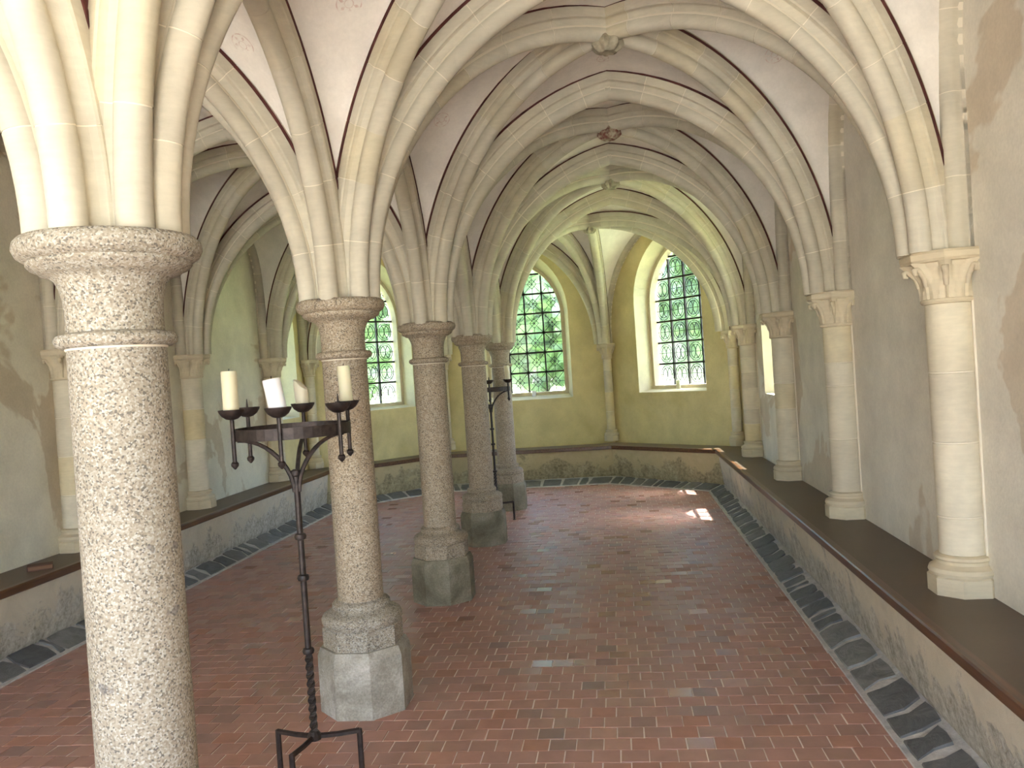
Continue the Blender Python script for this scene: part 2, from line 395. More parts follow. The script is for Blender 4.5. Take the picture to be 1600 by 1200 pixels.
bench('stone_bench', [(-2.37,8.25),(-2.37,5),(-2.37,2),(-2.37,YF)], [(-2.77,8.42),(-2.77,5),(-2.77,2),(-2.77,YF)], 'long stone bench carrying the small brown book, behind the central columns')
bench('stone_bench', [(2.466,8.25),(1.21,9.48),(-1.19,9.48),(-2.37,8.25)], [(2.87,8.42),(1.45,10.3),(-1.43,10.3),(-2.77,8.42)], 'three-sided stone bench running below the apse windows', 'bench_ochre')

# ------------------------------------------------------------------ walls with pointed windows
def pointed(hw, z0, zs, za, n=10):
    """outline of a pointed opening, counter-clockwise from lower left, as (s, z)"""
    H = za-zs; R = (hw*hw+H*H)/(2*hw); pts = [(-hw, z0), (hw, z0)]
    a1 = math.asin(min(1, H/R))
    for i in range(n+1):
        a = a1*i/n; pts.append((hw-R+R*math.cos(a), zs+R*math.sin(a)))
    for i in range(n-1, -1, -1):
        a = a1*i/n; pts.append((-(hw-R+R*math.cos(a)), zs+R*math.sin(a)))
    return pts
WT = 4.25
def wall(name, A, B, mat, label, win=None, z0=-.2):
    """vertical wall face from A to B (room on the left when walking A->B); win=(s centre, half width, sill, spring, apex)"""
    A = Vector(A); B = Vector(B); ln = (B-A).length; d = (B-A)/ln
    P = lambda s, z: (A.x+d.x*s, A.y+d.y*s, z)
    m = MB()
    if not win:
        m.add([P(0,z0),P(ln,z0),P(ln,WT),P(0,WT)], [(0,1,2,3)])
    else:
        sc, hw, zb, zs, za = win; o = pointed(hw, zb, zs, za)
        m.add([P(0,z0),P(sc-hw,z0),P(sc-hw,WT),P(0,WT)], [(0,1,2,3)]); m.add([P(sc+hw,z0),P(ln,z0),P(ln,WT),P(sc+hw,WT)], [(0,1,2,3)])
        m.add([P(sc-hw,z0),P(sc+hw,z0),P(sc+hw,zb),P(sc-hw,zb)], [(0,1,2,3)])
        top = o[2:]
        for i in range(len(top)-1):
            (s1, z1), (s2, z2) = top[i], top[i+1]
            m.add([P(sc+s1,z1),P(sc+s1,WT),P(sc+s2,WT),P(sc+s2,z2)], [(0,1,2,3)])
    o = m.build(name, mat); tag(o, label, 'wall', kind='structure'); return o
def outline_poly(hw, z0, zs, za): return pointed(hw, z0, zs, za, 10)
WN = [0]
def window(A, B, sc, hw, zb, zs, za, label, pattern, depth=.36, ghw=.55, gz0=1.27, rows=.30, cols=.275, detail=True, mat=None):
    A = Vector(A); B = Vector(B); d = (B-A).normalized(); out = Vector((d.y, -d.x))   # outward
    WN[0] += 1
    c = A + d*sc; root = empty('window_%d' % WN[0], (c.x, c.y, zb)); tag(root, label, 'window', kind='structure')
    P = lambda s, z, e=0.0: (d.x*s+out.x*e, d.y*s+out.y*e, z-zb)
    k = ghw/hw; gzs = zs-.02; gza = gzs + (za-zs)*k*.98
    o1 = pointed(hw, zb, zs, za); o2 = pointed(hw*.86+ghw*.14, zb+.03, zs, za-.03); 
    mid = pointed(ghw+.055, gz0-.045, gzs, gza+.055); gl = pointed(ghw, gz0, gzs, gza)
    n = len(o1)
    def loft(la, lb, name, mt):
        m = MB(); vs = [P(*q) for q in la] + [P(*q) for q in lb]
        m.add(vs, [(i, (i+1)%n, n+(i+1)%n, n+i) for i in range(n)]); return m.build(name, mt, root)
    loft([(s,z,0) for s,z in o1], [(s,z,depth*.72) for s,z in mid], 'splayed_reveal', mat or MAT['reveal'])
    m = MB(); la = [(s,z,depth*.72) for s,z in mid]; lb = [(s*1.0,z,depth*.70) for s,z in pointed(ghw+.004, gz0-.002, gzs, gza+.004)]; lc = [(s,z,depth+.06) for s,z in pointed(ghw+.004, gz0-.002, gzs, gza+.004)]
    for p1, p2 in ((la, lb), (lb, lc)):
        m.add([P(*q) for q in p1]+[P(*q) for q in p2], [(i, (i+1)%n, n+(i+1)%n, n+i) for i in range(n)])
    m.build('stone_frame', MAT['carved'], root)
    # light blocking outer reveal
    loft([(s,z,depth+.06) for s,z in pointed(ghw+.004, gz0-.002, gzs, gza+.004)], [(s,z,depth+.14) for s,z in pointed(ghw+.10, gz0-.08, gzs, gza+.16)], 'outer_reveal', MAT['outer'])
    # panes
    reg = gl; nc = int(round(2*ghw/cols)); e = depth+.02; t = .006
    z = gz0; r = 0
    zt = gz0
    rowz = [gz0]
    while rowz[-1] + rows < gza-.08: rowz.append(rowz[-1]+rows)
    rowz.append(gza+.02)
    for i in range(len(rowz)-1):
        for j in range(nc):
            s0 = -ghw+j*2*ghw/nc; s1 = s0+2*ghw/nc
            q = clip_all([(s0,rowz[i]),(s1,rowz[i]),(s1,rowz[i+1]),(s0,rowz[i+1])], reg)
            if not q or area(q) < .002: continue
            m = MB(); nn = len(q)
            m.add([P(a,b,e) for a,b in q], [tuple(range(nn))]); m.build('pane', MAT['glass'], root)
    def bar(s0, z0_, s1, z1_, w, name):
        m = MB(); dx, dz = s1-s0, z1_-z0_; ll = math.hypot(dx, dz); nx, nzz = -dz/ll*w/2, dx/ll*w/2
        q = [(s0+nx,z0_+nzz),(s0-nx,z0_-nzz),(s1-nx,z1_-nzz),(s1+nx,z1_+nzz)]
        m.add([P(a,b,e-.016) for a,b in q]+[P(a,b,e+.016) for a,b in q], [(0,1,2,3),(7,6,5,4),(0,4,5,1),(1,5,6,2),(2,6,7,3),(3,7,4,0)])
        m.build(name, MAT['bar'], root)
    def half_w(z):
        if z <= gzs: return ghw
        H = gza-gzs; R = (ghw*ghw+H*H)/(2*ghw); v = R*R-(z-gzs)**2
        return max(0, ghw-R+math.sqrt(max(v,0)))
    for z in rowz[1:-1]:
        h = half_w(z); bar(-h, z, h, z, .026, 'glazing_bar')
    for j in range(1, nc):
        s = -ghw+j*2*ghw/nc; zt = gza
        while half_w(zt) < abs(s)+.003: zt -= .01
        bar(s, gz0, s, zt, .022, 'glazing_bar')
    if detail:
        m = MB(); ew = e-.006
        def ribbon(pts, w=.0062):
            for a, b in zip(pts[:-1], pts[1:]):
                if abs(a[0]) > half_w(a[1]) or abs(b[0]) > half_w(b[1]) or max(a[1], b[1]) > gza or min(a[1], b[1]) < gz0: continue
                dx, dz = b[0]-a[0], b[1]-a[1]; l2 = math.hypot(dx, dz) or 1; nx, nq = -dz/l2*w/2, dx/l2*w/2
                q = [(a[0]+nx,a[1]+nq),(a[0]-nx,a[1]-nq),(b[0]-nx,b[1]-nq),(b[0]+nx,b[1]+nq)]
                m.add([P(x_,y_,ew) for x_,y_ in q]+[P(x_,y_,ew+.008) for x_,y_ in q], [(0,1,2,3),(7,6,5,4),(0,4,5,1),(2,6,7,3)])
        wc = 2*ghw/nc
        for i in range(len(rowz)-1):
            for j in range(nc):
                cs = -ghw+(j+.5)*wc; cz = rowz[i]+rows*.5
                if pattern == 'circle':
                    for rr in (.118, .088): ribbon([(cs+rr*math.cos(2*PI*q/16), cz+rr*1.08*math.sin(2*PI*q/16)) for q in range(17)])
                    for sg in (-1, 1): ribbon([(cs+sg*(.118-.118*math.cos(a)), cz+.118*math.sin(a)) for a in [(-1+.25*q)*.95 for q in range(9)]])
                    ribbon([(cs-wc/2, cz), (cs+wc/2, cz)])
                else:
                    z0_, z1_ = cz-rows/2+.002, cz+rows/2; wd = .008
                    ribbon([(cs-wc/2, z0_), (cs-wc/4, (z0_+cz)/2), (cs, cz), (cs+wc/4, (cz+z1_)/2), (cs+wc/2-.002, z1_)], wd); ribbon([(cs-wc/2+.002, z1_), (cs-wc/4, (cz+z1_)/2), (cs, cz), (cs+wc/4, (z0_+cz)/2), (cs+wc/2-.002, z0_)], wd)
                    ribbon([(cs-wc/4, cz), (cs, cz+rows/4), (cs+wc/4, cz), (cs, cz-rows/4), (cs-wc/4, cz)], wd)
                    ribbon([(cs-wc/2, cz), (cs+wc/2, cz)]); ribbon([(cs, cz-rows/2), (cs, cz+rows/2)])
        o = m.build('leadwork', MAT['lead'], root)
    return root

RW = (6.45, .50)
wall('wall_right', (XR,YO), (XR,7.40), MAT['wall'], 'pale grey-beige plastered side wall with flaking limewash', (RW[0]-YO, .5, 1.20, 2.25, 3.02))
wall('wall_right', (XR,7.40), (XR,E_Y+.03), MAT['ochre'], 'narrow ochre plastered wall between the paired leaf capitals', (.62, .36, 1.20, 2.25, 2.9))
KR = (1.27, YA); ER = (XR, E_Y); KL = (-1.25, YA); EL = (XL, E_Y)
dl = math.hypot(ER[0]-KR[0], ER[1]-KR[1])
wall('wall_back', ER, KR, MAT['ochre'], 'ochre apse wall around the window with the deep lit reveal', (dl/2, .62, 1.19, 2.45, 3.36))
wall('wall_back', KR, KL, MAT['ochre'], 'central ochre apse wall behind the last granite column', (1.26, .68, 1.17, 2.45, 3.44))
wall('wall_back', KL, EL, MAT['ochre'], 'olive-yellow apse wall seen between the second and third granite columns', (dl/2-.02, .62, 1.19, 2.45, 3.36))
wall('wall_left', EL, (XL,7.40), MAT['ochre'], 'narrow ochre plastered wall beyond the last shadowed engaged column', (E_Y-8.02, .36, 1.20, 2.25, 2.9))
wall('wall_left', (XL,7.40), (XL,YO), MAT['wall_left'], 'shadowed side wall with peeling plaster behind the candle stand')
window((XR,YO), (XR,7.40), RW[0]-YO, .5, 1.20, 2.25, 3.02, 'side window with a bright lit jamb beyond the third leaf capital', 'circle', ghw=.36, detail=False)
window((XR,7.40), (XR,E_Y+.03), .62, .36, 1.20, 2.25, 2.9, 'narrow window hidden behind the paired leaf capitals', 'circle', ghw=.26, cols=.26, detail=False)
window(EL, (XL,7.40), E_Y-8.02, .36, 1.20, 2.25, 2.9, 'unseen narrow window added for light, beyond the last shadowed engaged column', 'circle', ghw=.26, cols=.26, detail=False)  # unseen window added to let more light into the apse
window(ER, KR, dl/2, .62, 1.19, 2.45, 3.36, 'leaded apse window with circle pattern and a deep sunlit jamb', 'circle')
window(KR, KL, 1.26, .68, 1.17, 2.45, 3.44, 'leaded apse window with diamond pattern beside the last granite column', 'diamond')
window(KL, EL, dl/2-.02, .62, 1.19, 2.45, 3.36, 'leaded window with circle pattern between second and third granite columns', 'circle')
# unseen entrance wall, arches sized and set back for the light; added sky blocker
m = MB()
def front_wall():
    y0, y1 = YO, YF+.02; zt = WT
    for sx in (1, -1):
        xa, xb = .30*sx, 2.52*sx; c = (xa+xb)/2; o = pointed(abs(xb-xa)/2, -.2, 2.0, 3.35)
        n = len(o); top = o[2:]
        for yy in (y0, y1):
            for i in range(len(top)-1):
                (s1, z1), (s2, z2) = top[i], top[i+1]; m.add([(c+s1,yy,z1),(c+s1,yy,zt),(c+s2,yy,zt),(c+s2,yy,z2)], [(0,1,2,3)])
            e = 3.6*sx; m.add([(xb,yy,-.2),(e,yy,-.2),(e,yy,zt),(xb,yy,zt)], [(0,1,2,3)])
        m.add([(c+s,y0,z) for s,z in o]+[(c+s,y1,z) for s,z in o], [(i, (i+1)%n, n+(i+1)%n, n+i) for i in range(n)])
    for yy in (y0, y1): m.add([(-.30,yy,-.2),(.30,yy,-.2),(.30,yy,zt),(-.30,yy,zt)], [(0,1,2,3)])
front_wall()
o = m.build('wall_front', MAT['wall']); tag(o, 'unseen entrance wall, two open pointed arches sized for the light inside', 'wall', kind='structure')
m = MB().box(-3.6,3.6,YO,11.2,WT,WT+.15); o = m.build('sky_blocker', MAT['outer']); tag(o, 'added unseen slab above the vaults, keeps sky light out', 'sky_blocker', kind='structure')  # unseen slab added to stop sky light leaking through the vaults

# ------------------------------------------------------------------ vaults
def arc_d(h, a, H):
    if H >= a:
        R = (a*a+H*H)/(2*a); return R - math.sqrt(max(R*R-h*h, 0))
    return a*(1-math.sqrt(max(1-(h/H)**2, 0)))
class Curve:
    """half arch from node (x,y,z0) to apex above target"""
    def __init__(s, node, target, za, o=.03, stilt=0.0, z0=None):
        s.P = Vector(node[:2]); T = Vector(target[:2]); s.dir = (T-s.P).normalized(); s.o = o
        s.a = (T-s.P).length - o; s.z0 = z0 if z0 is not None else nz(s.P.y); s.H = za-s.z0; s.st = stilt
    def at(s, t):
        h = s.H*math.sin(t*PI/2)
        d = 0 if h <= s.st else arc_d(h-s.st, s.a, s.H-s.st)
        q = s.P + s.dir*(s.o+d); return Vector((q.x, q.y, s.z0+h))
    def table(s, n=60):
        pts = [s.at(i/n) for i in range(n+1)]; cum = [0]
        for a, b in zip(pts[:-1], pts[1:]): cum.append(cum[-1]+(b-a).length)
        return pts, cum
# profile (u across, v away from the web)
def profile(sc=1.0, inset=0.0):
    half = [(.072,-.02),(.072,.050),(.067,.058),(.058,.058),(.046,.063),(.036,.075),(.031,.093)]
    r = .047; cv = .128; arc = []
    a0 = math.asin(.031/r)            # joins the hollow
    nseg = 12
    for i in range(nseg+1):
        ang = -a0 + (2*a0-2*PI)*i/nseg
        arc.append((r*math.sin(-ang), cv - r*math.cos(ang)))
    right = half; left = [(-u, v) for u, v in reversed(half)]
    arc = [(u, v) for u, v in arc]
    pr = right + arc[1:-1] + left
    out = []
    for u, v in pr:
        uu, vv = u*sc, v*sc
        if inset: 
            uu *= .965; vv -= inset if v > 0 else 0
        out.append((uu, vv))
    return out
PROF = profile(); CORE = profile(1.0, .0022)
def roll_profile(r, c=.046):
    return [(-.03,-.034),(.012,-.036)] + [(c-r*math.cos(a), -r*math.sin(a)) for a in [math.radians(55+i*250/12) for i in range(13)]] + [(.012,.036),(-.03,.034)]
PROF_W = roll_profile(.044); CORE_W = roll_profile(.0418)
def sweep(mb, pts, tans, lat, prof, cap=True):
    n = len(prof); vs = []
    for p, t in zip(pts, tans):
        hd = Vector((-lat.y, lat.x, 0)); hd = hd if hd.dot(Vector((t.x, t.y, 0))) >= -1e-9 else -hd
        nv = sweep.dir*t.z - Vector((0,0,1))*math.hypot(t.x, t.y)
        for u, v in prof: vs.append(p + lat*u + nv*v)
    m = len(pts)
    fs = [(i*n+k, i*n+k+1, (i+1)*n+k+1, (i+1)*n+k) for i in range(m-1) for k in range(n-1)]
    if cap: fs.append(tuple(range(n-1,-1,-1))); fs.append(tuple((m-1)*n+k for k in range(n)))
    mb.add(vs, fs)
def rib(name, c, parent, prof=PROF, core=CORE, step=.30, pieces=True, start=0.0):
    pts, cum = c.table(); tot = cum[-1]
    d3 = Vector((c.dir.x, c.dir.y, 0)); lat = Vector((-c.dir.y, c.dir.x, 0)); sweep.dir = d3
    if prof is PROF_W and lat.dot(Vector((-c.P.x, 5-c.P.y, 0))) < 0: lat = -lat
    def sample(s):
        s = min(max(s, 0), tot); i = 0
        while i < len(cum)-2 and cum[i+1] < s: i += 1
        f = (s-cum[i])/max(cum[i+1]-cum[i], 1e-9); p = pts[i].lerp(pts[i+1], f)
        a = pts[max(i-1,0)]; b = pts[min(i+2,len(pts)-1)]; t = (b-a).normalized()
        if i == 0: t = (pts[1]-pts[0]).normalized()
        return p, t
    def seg(s0, s1, pr, mb, cap=True):
        n = max(3, int((s1-s0)/.07)+1); S = [sample(s0+(s1-s0)*i/(n-1)) for i in range(n)]
        sweep(mb, [q[0] for q in S], [q[1] for q in S], lat, pr, cap)
    m = MB(); seg(start, tot, core, m, False)
    base = m.build(name, MAT['mortar'] if pieces else MAT['rib'], parent, smooth=True)
    m = MB()
    w0, w1 = .069, .0765
    if prof is PROF:
     for sg in (1, -1): seg(0, tot, [(sg*w0,-.010),(sg*w1,-.010),(sg*w1,.004),(sg*w0,.004)], m)
     m.build('painted_line', MAT['paint'], base)
    if pieces:
        s = start
        while s < tot-.02:
            e = s + step*random.uniform(.85, 1.2)
            if tot-e < .12: e = tot
            mm = MB(); seg(s+.002, e-.002, prof, mm); mm.build('voussoir', MAT['rib'], base, smooth=True, angle=math.radians(27)); s = e
    return base
def web(mb, c1, c2, nt_=18, ns=6):
    vs = []; fs = []
    for i in range(nt_+1):
        a = c1.at(i/nt_); b = c2.at(i/nt_)
        for j in range(ns+1): vs.append(a.lerp(b, j/ns))
    for i in range(nt_):
        for j in range(ns): q = i*(ns+1)+j; fs.append((q, q+1, q+ns+2, q+ns+1))
    mb.add(vs, fs)
ZT, ZA, ZW, ZB = 3.60, 3.36, 3.55, 3.63
TRANS = {}; ARC = {}
def boss(xyz, parent, mat, r=.085, pet=6):
    x, y, z = xyz
    f = lambda rr, zz, a: rr*(1+.16*math.cos(pet*a)) if rr > .03 else rr
    b = MB().lathe([(.02,0),(r*.55,-.006),(r*.8,.008),(r,.03),(r*.95,.06),(r*.6,.09)], 36, f=f)
    o = b.build('boss', mat, parent, smooth=True, loc=(x, y, z-.225)); return o
mid = lambda a, b: ((a[0]+b[0])/2, (a[1]+b[1])/2)
names = {-1:'in the unseen bay added inside the entrance wall', 0:'at the entrance behind the first granite column', 1:'between the first and second granite columns', 2:'between the second and third granite columns', 3:'between the third and fourth granite columns', 4:'between the fourth and last granite columns'}
def bay(side, k):
    NX = NR if side > 0 else NL; WX = XR-.005 if side > 0 else XL+.005
    C0, C1, W0, W1 = (0,CY[k]), (0,CY[k+1]), (NX,WY[k]), (NX,WY[k+1])
    V0, V1 = (WX,WY[k]+.095), (WX,WY[k+1]-.095)
    B = ((C0[0]+C1[0]+W0[0]+W1[0])/4, (C0[1]+C1[1]+W0[1]+W1[1])/4)
    m = MB()
    T0 = mid(C0, W0); T1 = mid(C1, W1); A = mid(C0, C1); Wm = mid(V0, V1)
    t0c, t0w = Curve(C0,T0,ZT), Curve(W0,T0,ZT); t1c, t1w = Curve(C1,T1,ZT), Curve(W1,T1,ZT)
    a0, a1 = Curve(C0,A,ZA,.04), Curve(C1,A,ZA,.04); w0, w1 = Curve(V0,Wm,ZW,.0,.85), Curve(V1,Wm,ZW,.0,.85)
    dg = [Curve(p, B, ZB) for p in (C0, C1, W0, W1)]
    for c1, c2 in ((t0c,dg[0]),(a0,dg[0]),(t1c,dg[1]),(a1,dg[1]),(t0w,dg[2]),(w0,dg[2]),(t1w,dg[3]),(w1,dg[3])): web(m, c1, c2)
    where = 'aisle beside the leaf capitals' if side > 0 else 'shadowed aisle behind the column row'
    ceil = m.build('ceiling', MAT['web'], smooth=True, angle=math.radians(30))
    tag(ceil, 'plastered rib vault over the %s, %s' % (where, names[k]), 'vault', kind='structure')
    if k == -1: return ceil  # unseen bay added to even the light, left without ribs
    for d in dg: rib('diagonal_rib', d, ceil)
    rib('transverse_rib', t1c, ceil); rib('transverse_rib', t1w, ceil)
    if k == 0: rib('transverse_rib', t0c, ceil); rib('transverse_rib', t0w, ceil)
    if side > 0: rib('arcade_rib', a0, ceil); rib('arcade_rib', a1, ceil)
    rib('wall_rib', w0, ceil, PROF_W, CORE_W); rib('wall_rib', w1, ceil, PROF_W, CORE_W)
    boss((B[0],B[1],ZB), ceil, MAT['boss_red'] if k == 3 else MAT['boss'], .085, 5+k)
    return ceil
for k in range(-1, 5):
    bay(1, k); bay(-1, k)
def apse_side(side):
    sx = 1 if side > 0 else -1; NX = NR if side > 0 else NL; WX = XR-.005 if side > 0 else XL+.005
    C4 = (0, CY[5]); D = (NX, WY[5]); E = (NX, E_Y); Kn = (K[0]*sx, K[1]); B = (1.12*sx, 8.72); zb = 3.53
    Dv = (WX, WY[5]+.095); Ev = (WX, E_Y-.05); Kv = ((KR if side > 0 else KL)[0], YA-.005)
    m = MB(); T = mid(C4, D); R_ = mid(C4, Kn); W1 = mid(Dv, Ev); W2 = mid(Ev, Kv)
    t0, t1 = Curve(C4,T,ZT), Curve(D,T,ZT); r0, r1 = Curve(C4,R_,3.55), Curve(Kn,R_,3.55)
    u0, u1 = Curve(Dv,W1,3.45,.02,.75), Curve(Ev,W1,3.45,.02,.75); v0, v1 = Curve(Ev,W2,3.56,.03,.2), Curve(Kv,W2,3.56,.03,.2)
    dg = [Curve(p, B, zb) for p in (C4, D, E, Kn)]
    for c1, c2 in ((t0,dg[0]),(r0,dg[0]),(t1,dg[1]),(u0,dg[1]),(u1,dg[2]),(v0,dg[2]),(v1,dg[3]),(r1,dg[3])): web(m, c1, c2)
    ceil = m.build('ceiling', MAT['web'], smooth=True, angle=math.radians(30))
    tag(ceil, 'apse rib vault above the %s' % ('window with the deep sunlit jamb' if side > 0 else 'window seen between second and third granite columns'), 'vault', kind='structure')
    for d in dg: rib('diagonal_rib', d, ceil)
    for c in (r0, r1): rib('radiating_rib', c, ceil)
    for c, st in ((u0,0), (u1,0), (v0,0), (v1,0)): rib('wall_rib', c, ceil, PROF_W, CORE_W, start=st)
    boss((B[0],B[1],zb), ceil, MAT['boss'], .075, 7)
    return r0, r1
rr = apse_side(1); rl = apse_side(-1)
m = MB(); B = (0, 9.35); zb = 3.55; W = (.01, YA-.005)
v0, v1 = Curve((KR[0],YA-.005),W,3.6,.03,.2), Curve((KL[0],YA-.005),W,3.6,.03,.2)
dg = [Curve((0,CY[5]),B,zb), Curve(K,B,zb), Curve((-K[0],K[1]),B,zb)]
for c1, c2 in ((rr[0],dg[0]),(rl[0],dg[0]),(rr[1],dg[1]),(v0,dg[1]),(rl[1],dg[2]),(v1,dg[2])): web(m, c1, c2)
ceil = m.build('ceiling', MAT['web'], smooth=True, angle=math.radians(30)); tag(ceil, 'central apse rib vault above the diamond-leaded window', 'vault', kind='structure')
for d in dg: rib('diagonal_rib', d, ceil)
for c in (v0, v1): rib('wall_rib', c, ceil, PROF_W, CORE_W)
boss((0,9.35,zb), ceil, MAT['boss'], .075, 6)

# faded painted rosettes on the plaster
def rosette(p, n, r, parent):
    n = Vector(n).normalized(); a = n.orthogonal().normalized(); b = n.cross(a); c = Vector(p) + n*.003; m = MB()
    P = lambda rr, an: c + a*(rr*math.cos(an)) + b*(rr*math.sin(an))
    k = 28
    for r0, r1 in ((r*.90, r), (r*.30, r*.38)):
        m.add([P(r0, 2*PI*i/k) for i in range(k)] + [P(r1, 2*PI*i/k) for i in range(k)], [(i, (i+1)%k, k+(i+1)%k, k+i) for i in range(k)])
    for q in range(6):
        an = q*PI/3; m.add([P(r*.38, an), P(r*.62, an-.22), P(r*.84, an), P(r*.62, an+.22)], [(0,1,2,3)])
    m.build('painted_rosette', MAT['rosette'], parent)
def vault(lab): return [o for o in bpy.data.objects if o.name.startswith('ceiling') and o.get('label', '').startswith('plastered') and lab in o['label']]
_r12 = [o for o in vault('between the first and second') if 'leaf' in o['label']][0]; _l12 = [o for o in vault('between the first and second') if 'shadowed' in o['label']][0]
_r23 = [o for o in vault('between the second and third') if 'leaf' in o['label']][0]; _r34 = [o for o in vault('between the third and fourth') if 'leaf' in o['label']][0]
for p, n, r, par in (((-.224,1.487,3.135),(-.418,-.535,-.734),.058,_l12), ((.294,1.41,3.225),(.378,-.479,-.792),.058,_r12), ((.316,3.269,3.262),(.372,-.485,-.792),.055,_r23),
        ((2.411,3.207,3.426),(.004,-.653,-.757),.058,_r23), ((1.394,3.451,3.609),(.077,-.042,-.996),.06,_r23), ((1.39,5.425,3.605),(.118,-.032,-.993),.06,_r34),
        ((.861,3.496,3.454),(.461,-.142,-.876),.055,_r23), ((1.994,3.447,3.417),(-.475,-.123,-.872),.055,_r23)):
    rosette(p, n, r, par)

# ------------------------------------------------------------------ central granite columns
CAPR = [.235,.217,.209,.195,.185]; SHR = [.125,.110,.115,.116,.109]; OCT = [.245,.228,.228,.222,.215]
CLAB = ['first granite column of the central row, broad, pale and brightly lit', 'second granite column, whitened octagonal plinth, behind the near candle stand',
        'third granite column with a green-grey two-course octagonal plinth', 'fourth granite column of the central row, brownish, before the far candle stand', 'last granite column of the central row, beside the diamond-leaded window']
def granite_column(k, y=None):
    y = CY[k+1] if y is None else y; root = empty('granite_column', (0, y, 0)); tag(root, CLAB[k], 'column', 'granite columns of the central row', 'thing')
    zt = nz(y)+.012; cr = CAPR[k]; sr = SHR[k]; R8 = OCT[k]; g = MAT['granite'] if k == 0 else MAT['granite2']; gb = MAT['granite'] if k < 2 else MAT['granite2']
    rot = PI/8
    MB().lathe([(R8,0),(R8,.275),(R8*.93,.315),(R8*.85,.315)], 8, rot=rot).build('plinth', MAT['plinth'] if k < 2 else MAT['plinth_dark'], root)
    MB().lathe([(.196,.312),(.197,.405),(.19,.412)], 8, rot=rot).build('octagonal_block', gb, root)
    q = R8/.228
    MB().lathe([(.15,.405),(.186*q,.412),(.196*q,.43),(.198*q,.447),(.19*q,.465),(.168*q,.478),(.145*q,.484),(.137*q,.492),(.143*q,.503),(.142*q,.517),(.132,.528),(sr+.004,.532),(sr,.54)], 48).build('base_moulding', gb, root, smooth=True)
    zn = zt-.295
    MB().lathe([(sr+.002,.53),(sr+.001,1.0),(sr,1.4),(sr-.001,zn)], 48).build('shaft', g, root, smooth=True)
    s = cr/.237
    MB().lathe([(sr,zn-.002),(sr+.0022,zn-.001),(sr+.0022,zn+.005),(sr,zn+.006)], 48).build('mortar_joint', MAT['mortar'], root)
    prof = [(sr-.01,zn+.004),(sr+.012,zn+.004),(sr+.026,zn+.014),(sr+.029,zn+.026),(sr+.022,zn+.038),(sr-.002,zn+.044),(sr-.003,zn+.08),(sr-.001,zn+.13),(sr+.006,zn+.16),(sr+.016,zn+.182),
            (.158*s,zn+.196),(.176*s,zn+.199),(.181*s,zn+.205),(.198*s,zn+.212),(.206*s,zn+.222),(.204*s,zn+.230),(.214*s,zn+.234),(.228*s,zn+.244),(.236*s,zn+.262),(.233*s,zn+.28),(.222*s,zn+.292),(.19*s,zn+.295)]
    MB().lathe(prof, 56).build('capital', g, root, smooth=True, angle=math.radians(50))
    return root
for k in range(5): granite_column(k)
for ky in (-1, 0):      # the row goes on behind the viewer and carries the vault there
    o = granite_column(0, CY[ky]); tag(o, 'granite column of the same row, nearer the entrance than the picture reaches', 'column', 'columns nearer the entrance', 'structure')

# ------------------------------------------------------------------ engaged columns with leaf capitals
def leaf_capital(root, z0, z1, r0, r1, mat, nleaf=8, seed=0):
    """bell between z0 (astragal) and z1 (abacus underside) with upright leaves curling outwards"""
    H = z1-z0; n = 96; nzv = 20; m = MB(); vs = []
    for i in range(nzv+1):
        t = i/nzv; z = z0+H*t; bell = r0+(r1-r0)*(t**2.2)
        for q in range(n):
            a = 2*PI*q/n; ph = (a*nleaf/(2*PI)) % 1.0; x = abs(ph-.5)*2          # 0 at leaf centre
            wleaf = .92*(1-.55*t); leaf = max(0.0, 1-(x/wleaf)**2)**.5 if x < wleaf else 0
            curl = .012+.030*max(0, (t-.45)/.55)**1.5
            rib_ = .006*math.exp(-(x/.10)**2)*(1 if leaf > 0 else 0)
            groove = -.004*(abs(math.sin(x*9))**6)*leaf
            ph2 = ((a*nleaf/(2*PI))+.5) % 1.0; x2 = abs(ph2-.5)*2; low = max(0, 1-(x2/.6)**2)*max(0, 1-(t/.55)**2)*.012
            r = bell + leaf*curl + rib_ + groove + low
            vs.append((r*math.cos(a), r*math.sin(a), z))
    fs = [(i*n+q, i*n+(q+1)%n, (i+1)*n+(q+1)%n, (i+1)*n+q) for i in range(nzv) for q in range(n)]
    m.add(vs, fs)
    cap = m.build('capital', mat, root, smooth=True, angle=math.radians(60))
    for q in range(nleaf):                        # crockets
        a = 2*PI*(q+.5)/nleaf; mm = MB(); c = Vector((math.cos(a), math.sin(a), 0)); zc = z1-.028
        pts = [c*(r0+.018)+Vector((0,0,z0+H*.35)), c*(r1*.78+.01)+Vector((0,0,z0+H*.62)), c*(r1+.012)+Vector((0,0,z1-.022)), c*(r1+.028)+Vector((0,0,z1-.030)), c*(r1+.026)+Vector((0,0,z1-.048)), c*(r1+.012)+Vector((0,0,z1-.05))]
        mm.tube(pts, [.010,.014,.015,.014,.011,.006], 8); mm.build('crocket', mat, cap, smooth=True, angle=math.radians(80))
    return cap
